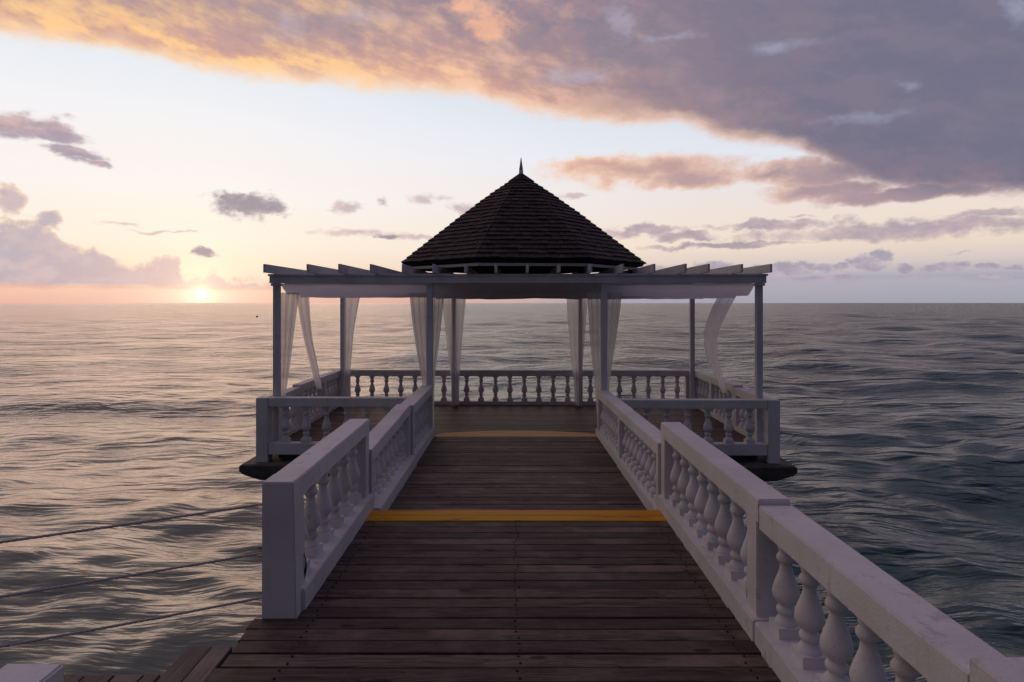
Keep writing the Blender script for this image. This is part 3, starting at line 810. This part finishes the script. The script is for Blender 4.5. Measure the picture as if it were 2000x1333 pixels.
bmesh.ops.recalc_face_normals(bm, faces=bm.faces)
rf.add('roof_boarding', bm, M_SHINGD)
# shingles in courses: thick butt edge showing
NC = 23
pieces = []
for c in range(NC):
    f1 = 1.012 - c * (1.0 / NC); f0 = max(.0, f1 - 1.45 / NC); f1 = min(f1, 1.012)
    for k in range(8):
        a, b_ = octp(k, f1), octp(k + 1, f1); a2, b2 = octp(k, f0), octp(k + 1, f0)
        W = (b_ - a).length; n = max(1, int(round(W / .135)))
        if f1 < .03: continue
        cuts = [0] + sorted([(i + rd.uniform(-.22, .22)) / n for i in range(1, n)]) + [1]
        up_ = ((b_ - a).cross(a2 - a)).normalized()
        if up_.z < 0: up_ = -up_
        for u0, u1 in zip(cuts, cuts[1:]):
            # joints run straight up the slope; only the end pieces follow the hip
            jit = rd.uniform(-.010, .010); gap = .003 / max(W, .01)
            down = (a - a2).normalized()
            W2 = (b2 - a2).length
            def up_pt(u):
                s_ = (u - .5) * W
                s2 = max(-W2 / 2, min(W2 / 2, s_)); return (a2 + b2) / 2 + (b_ - a).normalized() * s2
            P0 = a + (b_ - a) * (u0 + gap) + down * jit; P1 = a + (b_ - a) * (u1 - gap) + down * jit
            Q0, Q1 = up_pt(u0 + gap), up_pt(u1 - gap)
            T = .021 + rd.uniform(-.004, .006); lift = rd.uniform(.010, .019)
            cen = (P0 + P1) / 2
            pieces.append((cen, [P0 + up_ * (lift - .004), P1 + up_ * (lift - .004), Q1 - up_ * .006, Q0 - up_ * .006, P0 + up_ * (lift + T), P1 + up_ * (lift + T), Q1 + up_ * .006, Q0 + up_ * .006], k, c))
camv = Vector((0, 0, ZC))
def show(p):
    cen, C8, k, c = p
    nrm = ((C8[5] - C8[4]).cross(C8[7] - C8[4])).normalized()
    if nrm.z < 0: nrm = -nrm
    v = camv - cen
    return (C8[5] - C8[4]).length * max(0, (nrm.dot(v.normalized())) + .06) / v.length ** 2
pieces.sort(key=show, reverse=True)
bmr = bmesh.new()
for i, (cen, C8, k, c) in enumerate(pieces):
    if (C8[6] - C8[7]).length < .002:
        C8[6] = C8[6] + (C8[5] - C8[4]) * .02; C8[2] = C8[2] + (C8[5] - C8[4]) * .02
    if i < 300:
        bm = bmesh.new(); hexa(bm, C8)
        bmesh.ops.recalc_face_normals(bm, faces=bm.faces)
        rf.add('shingle', bm, M_SHING, origin=cen)
    else: hexa(bmr, C8)
bmesh.ops.recalc_face_normals(bmr, faces=bmr.faces)
o = rf.add('shingles', bmr, M_SHING); o['kind'] = 'stuff'
# white ring board under the eaves, eight sides
for k in range(8):
    a, b_ = octp(k, .965), octp(k + 1, .965); ai, bi = octp(k, .945), octp(k + 1, .945)
    zt_, zb_ = Z(-.705), Z(-.655)
    bm = bmesh.new(); hexa(bm, [(*a.xy, zb_), (*b_.xy, zb_), (*bi.xy, zb_), (*ai.xy, zb_), (*a.xy, zt_), (*b_.xy, zt_), (*bi.xy, zt_), (*ai.xy, zt_)])
    bmesh.ops.recalc_face_normals(bm, faces=bm.faces); rf.add('ring_board', bm, M_WHITE)
for k in range(8):
    a = octp(k, .90); bm = bmesh.new(); box(bm, a.x - .05, a.x + .05, a.y - .05, a.y + .05, Z(-.522), Z(-.72)); rf.add('stub_post', bm, M_SHINGD)
bm = bmesh.new()                                                     # finial: four-sided tapering spike on a small cap
bmesh.ops.create_cone(bm, cap_ends=True, segments=12, radius1=.052, radius2=.044, depth=.16, matrix=Matrix.Translation((RC.x, RC.y, Z(-APEX - .03))))
bmesh.ops.create_cone(bm, cap_ends=True, segments=12, radius1=.044, radius2=.008, depth=.27, matrix=Matrix.Translation((RC.x, RC.y, Z(-APEX - .245))))
rf.add('finial', bm, M_WHITE, True)
bm = bmesh.new(); bmesh.ops.create_cone(bm, cap_ends=True, segments=8, radius1=.30, radius2=.06, depth=.17, matrix=Matrix.Translation((RC.x, RC.y, Z(-APEX + .055))) @ Matrix.Rotation(ROT + R(22.5), 4, 'Z'))
rf.add('roof_cap', bm, M_SHINGD)

# ------------------------------------------------------------------ curtains
def curtain(label, rows, folds=3, amp=.018, cols=36, nrow=40, seed=0, name='curtain', mat=None):
    """rows: (image y, left x, right x, depth) of the cloth's edges, top to bottom, in photograph pixels at that depth"""
    bm = bmesh.new(); g = random.Random(seed)
    ph = g.uniform(0, 6)
    def at(v):
        n = len(rows) - 1; i = min(int(v * n), n - 1); f = v * n - i
        A_, B_ = rows[i], rows[i + 1]
        P0 = rows[max(i - 1, 0)]; P3 = rows[min(i + 2, n)]
        return [0.5 * ((2 * A_[j]) + (-P0[j] + B_[j]) * f + (2 * P0[j] - 5 * A_[j] + 4 * B_[j] - P3[j]) * f * f + (-P0[j] + 3 * A_[j] - 3 * B_[j] + P3[j]) * f ** 3) for j in range(4)]
    G = []
    for r_ in range(nrow + 1):
        v = r_ / nrow; py, xl, xr, d = at(v); row = []
        for c in range(cols + 1):
            u = c / cols
            wv = math.sin(u * folds * 2 * math.pi + ph + .8 * math.sin(v * 3 + seed)) * .7 + math.sin(u * folds * 4.3 * math.pi + ph * 2 + v) * .3
            dd = d + amp * wv
            X_ = (xl + (xr - xl) * u - 1010) * d / F
            row.append(bm.verts.new((X_, dd, Z((py - 592) * d / F))))
        G.append(row)
    for a, b_ in zip(G, G[1:]):
        for c in range(cols): bm.faces.new((a[c], a[c + 1], b_[c + 1], b_[c]))
    cx = (rows[0][1] + rows[0][2]) / 2
    base = Vector(((cx - 1010) * rows[0][3] / F, rows[0][3], Z((rows[-1][0] - 592) * rows[-1][3] / F)))
    bmesh.ops.translate(bm, verts=bm.verts, vec=-base)
    o = link(name, frommesh(bm, name, True), mat or M_SHEER); o.location = RP @ base; o.rotation_euler = (0, 0, PROT)
    tag(o, label, 'curtain', 'sheer white curtains hanging from the pergola'); return o
A1, B1 = D1_ + .16, D2 - .14
curtain('sheer curtain hanging beside the left front corner post of the pergola', [(572, 543, 583, A1), (640, 544, 574, A1), (700, 544, 567, A1), (773, 544, 557, A1), (800, 543, 556, A1)], seed=1)
curtain('sheer curtain strand pulled diagonally down to the left side balustrade', [(572, 576, 602, 12.3), (650, 590, 608, 12.5), (700, 602, 617, 12.7), (760, 617, 629, 13.0)], 2, .014, seed=2)
curtain('sheer curtain gathered round the left back corner post of the pergola', [(575, 667, 704, B1), (640, 668, 692, B1), (700, 670, 686, B1), (740, 670, 684, B1), (790, 668, 686, B1)], 2.5, .016, seed=3)
curtain('sheer curtain left of the inner front post at the left of the ramp', [(572, 799, 838, A1), (630, 805, 838, A1), (690, 814, 838, A1), (752, 825, 838, A1), (800, 829, 840, A1)], 3, .018, seed=4)
curtain('sheer curtain right of the inner front post at the left of the ramp', [(572, 839, 868, A1), (630, 840, 862, A1), (690, 841, 855, A1), (752, 841, 849, A1), (840, 840, 848, A1)], 3, .018, seed=5)
curtain('sheer curtain gathered round the inner back post at the left', [(577, 862, 911, B1), (640, 869, 905, B1), (700, 876, 900, B1), (750, 882, 897, B1), (792, 882, 897, B1)], 3, .018, seed=6)
curtain('sheer curtain gathered round the inner back post at the right', [(577, 1106, 1150, B1), (640, 1110, 1144, B1), (700, 1115, 1139, B1), (750, 1121, 1136, B1), (792, 1122, 1136, B1)], 3, .018, seed=7)
curtain('sheer curtain left of the inner front post at the right of the ramp', [(572, 1147, 1181, A1), (640, 1151, 1181, A1), (700, 1156, 1180, A1), (760, 1162, 1178, A1), (840, 1168, 1176, A1)], 3, .018, seed=8)
curtain('sheer curtain right of the inner front post at the right of the ramp', [(572, 1182, 1215, A1), (630, 1182, 1208, A1), (690, 1183, 1199, A1), (750, 1183, 1191, A1), (800, 1182, 1189, A1)], 3, .018, seed=9)
curtain('sheer curtain blown into a curve between the right side posts', [(574, 1405, 1440, 12.6), (605, 1388, 1423, 12.6), (650, 1374, 1403, 12.6), (695, 1378, 1401, 12.6), (735, 1396, 1410, 12.7), (768, 1409, 1419, 12.8)], 2, .014, seed=10)
# sheer canopy cloths slung in swags under the rafters
def canopy(label, x0, x1, seed, lowz, sw=6):
    bm = bmesh.new(); G = []; ny, nx = 220, 20
    g = random.Random(seed); am = [g.uniform(.8, 1.15) for _ in range(sw + 1)]
    for j in range(ny + 1):
        v = j / ny; s_ = v * sw; i = min(int(s_), sw - 1); f = s_ - i; row = []
        for c in range(nx + 1):
            u = c / nx; x = x0 + (x1 - x0) * u
            sag = math.sin(math.pi * f) ** .85 * am[i]
            wob_ = mn.noise(Vector((x * 1.1, i * 3.3, seed)))
            z = .345 - (.345 - lowz) * sag * (1 + .10 * wob_) + .004 * math.sin(x * 9 + i) + .009 * math.sin(v * sw * 34 + .6 * math.sin(x * 1.3)) * sag
            yy = D1_ + .06 + (D2 - D1_ - .18) * (v + .012 * math.sin(2 * math.pi * f))
            row.append(bm.verts.new((x, yy, Z(-z))))
        G.append(row)
    for a, b_ in zip(G, G[1:]):
        for c in range(nx): bm.faces.new((a[c], a[c + 1], b_[c + 1], b_[c]))
    base = Vector(((x0 + x1) / 2, (D1_ + D2) / 2, Z(-lowz))); bmesh.ops.translate(bm, verts=bm.verts, vec=-base)
    o = link('canopy_cloth', frommesh(bm, 'canopy_cloth', True), M_CANOPY); o.location = RP @ base; o.rotation_euler = (0, 0, PROT)
    tag(o, label, 'canopy', 'sheer canopy cloths slung under the rafters')
canopy('sheer cloth slung in swags under the rafters of the left bay', -4.27, -1.64, 1, .13)
canopy('sheer cloth slung in swags under the roof over the middle bay', -1.51, 1.50, 2, .12)
canopy('sheer cloth slung in swags under the rafters of the right bay', 1.63, 4.27, 3, .10)

# ------------------------------------------------------------------ ropes
def rope(label, za, sag, ybow, zb):
    A_ = Vector((-1.67, 4.17, Z(za))); d_ = Vector((-2.75, -1.38, 0))
    n = 330; path = []
    for i in range(n + 1):
        u = i / n; p = A_ + d_ * u; p.z = Z(za + (zb - za) * u) - sag * 4 * u * (1 - u); path.append(p)
    base = path[-1].copy(); bm = bmesh.new()
    for s_ in range(3):
        pts_ = []
        for i, p in enumerate(path):
            tdir = (path[min(i + 1, n)] - path[max(i - 1, 0)]).normalized(); a = tdir.cross(Vector((0, 0, 1))).normalized(); b_ = a.cross(tdir)
            th = i * .62 + s_ * 2.094
            pts_.append(p + (a * math.cos(th) + b_ * math.sin(th)) * .0043 - base)
        tube(bm, pts_, .0046, 5)
    o = link('rope', frommesh(bm, 'rope', True), M_ROPE); o.location = base
    tag(o, label, 'rope', 'ropes strung from the near left balustrade')
rope('top rope of the three running left from the white end post', 1.363, .012, 0, 1.365)
rope('middle rope of the three running left from the white end post', 1.695, .010, 0, 1.66)
rope('lowest rope of the three running left from the white end post', 1.995, .024, 0, 1.90)
bm = bmesh.new(); box(bm, -4.56, -4.40, 2.70, 2.86, Z(2.099), Z(1.15)); bmesh.ops.bevel(bm, geom=bm.edges[:], offset=.01, segments=2, affect='EDGES')
fr = Frame('rope_post', (-4.48, 2.78, Z(2.1)), label='white post at the far end of the three ropes', cat='post'); fr.add('shaft', bm, M_STUCCO)

# ------------------------------------------------------------------ buoy far out
bd = F * ZC / 27.0
bx_ = (502 - 1000) * bd / F
bm = bmesh.new(); bmesh.ops.create_uvsphere(bm, u_segments=14, v_segments=8, radius=.34, matrix=Matrix.Diagonal((1.1, 1, .55, 1)))
bmesh.ops.create_cone(bm, cap_ends=True, segments=8, radius1=.10, radius2=.05, depth=.22, matrix=Matrix.Translation((.05, 0, .22)))
o = link('buoy', frommesh(bm, 'buoy', True), M_DARK, None, (bx_, bd, .08)); tag(o, 'tiny dark buoy far out on the sea just left of the pergola', 'buoy')
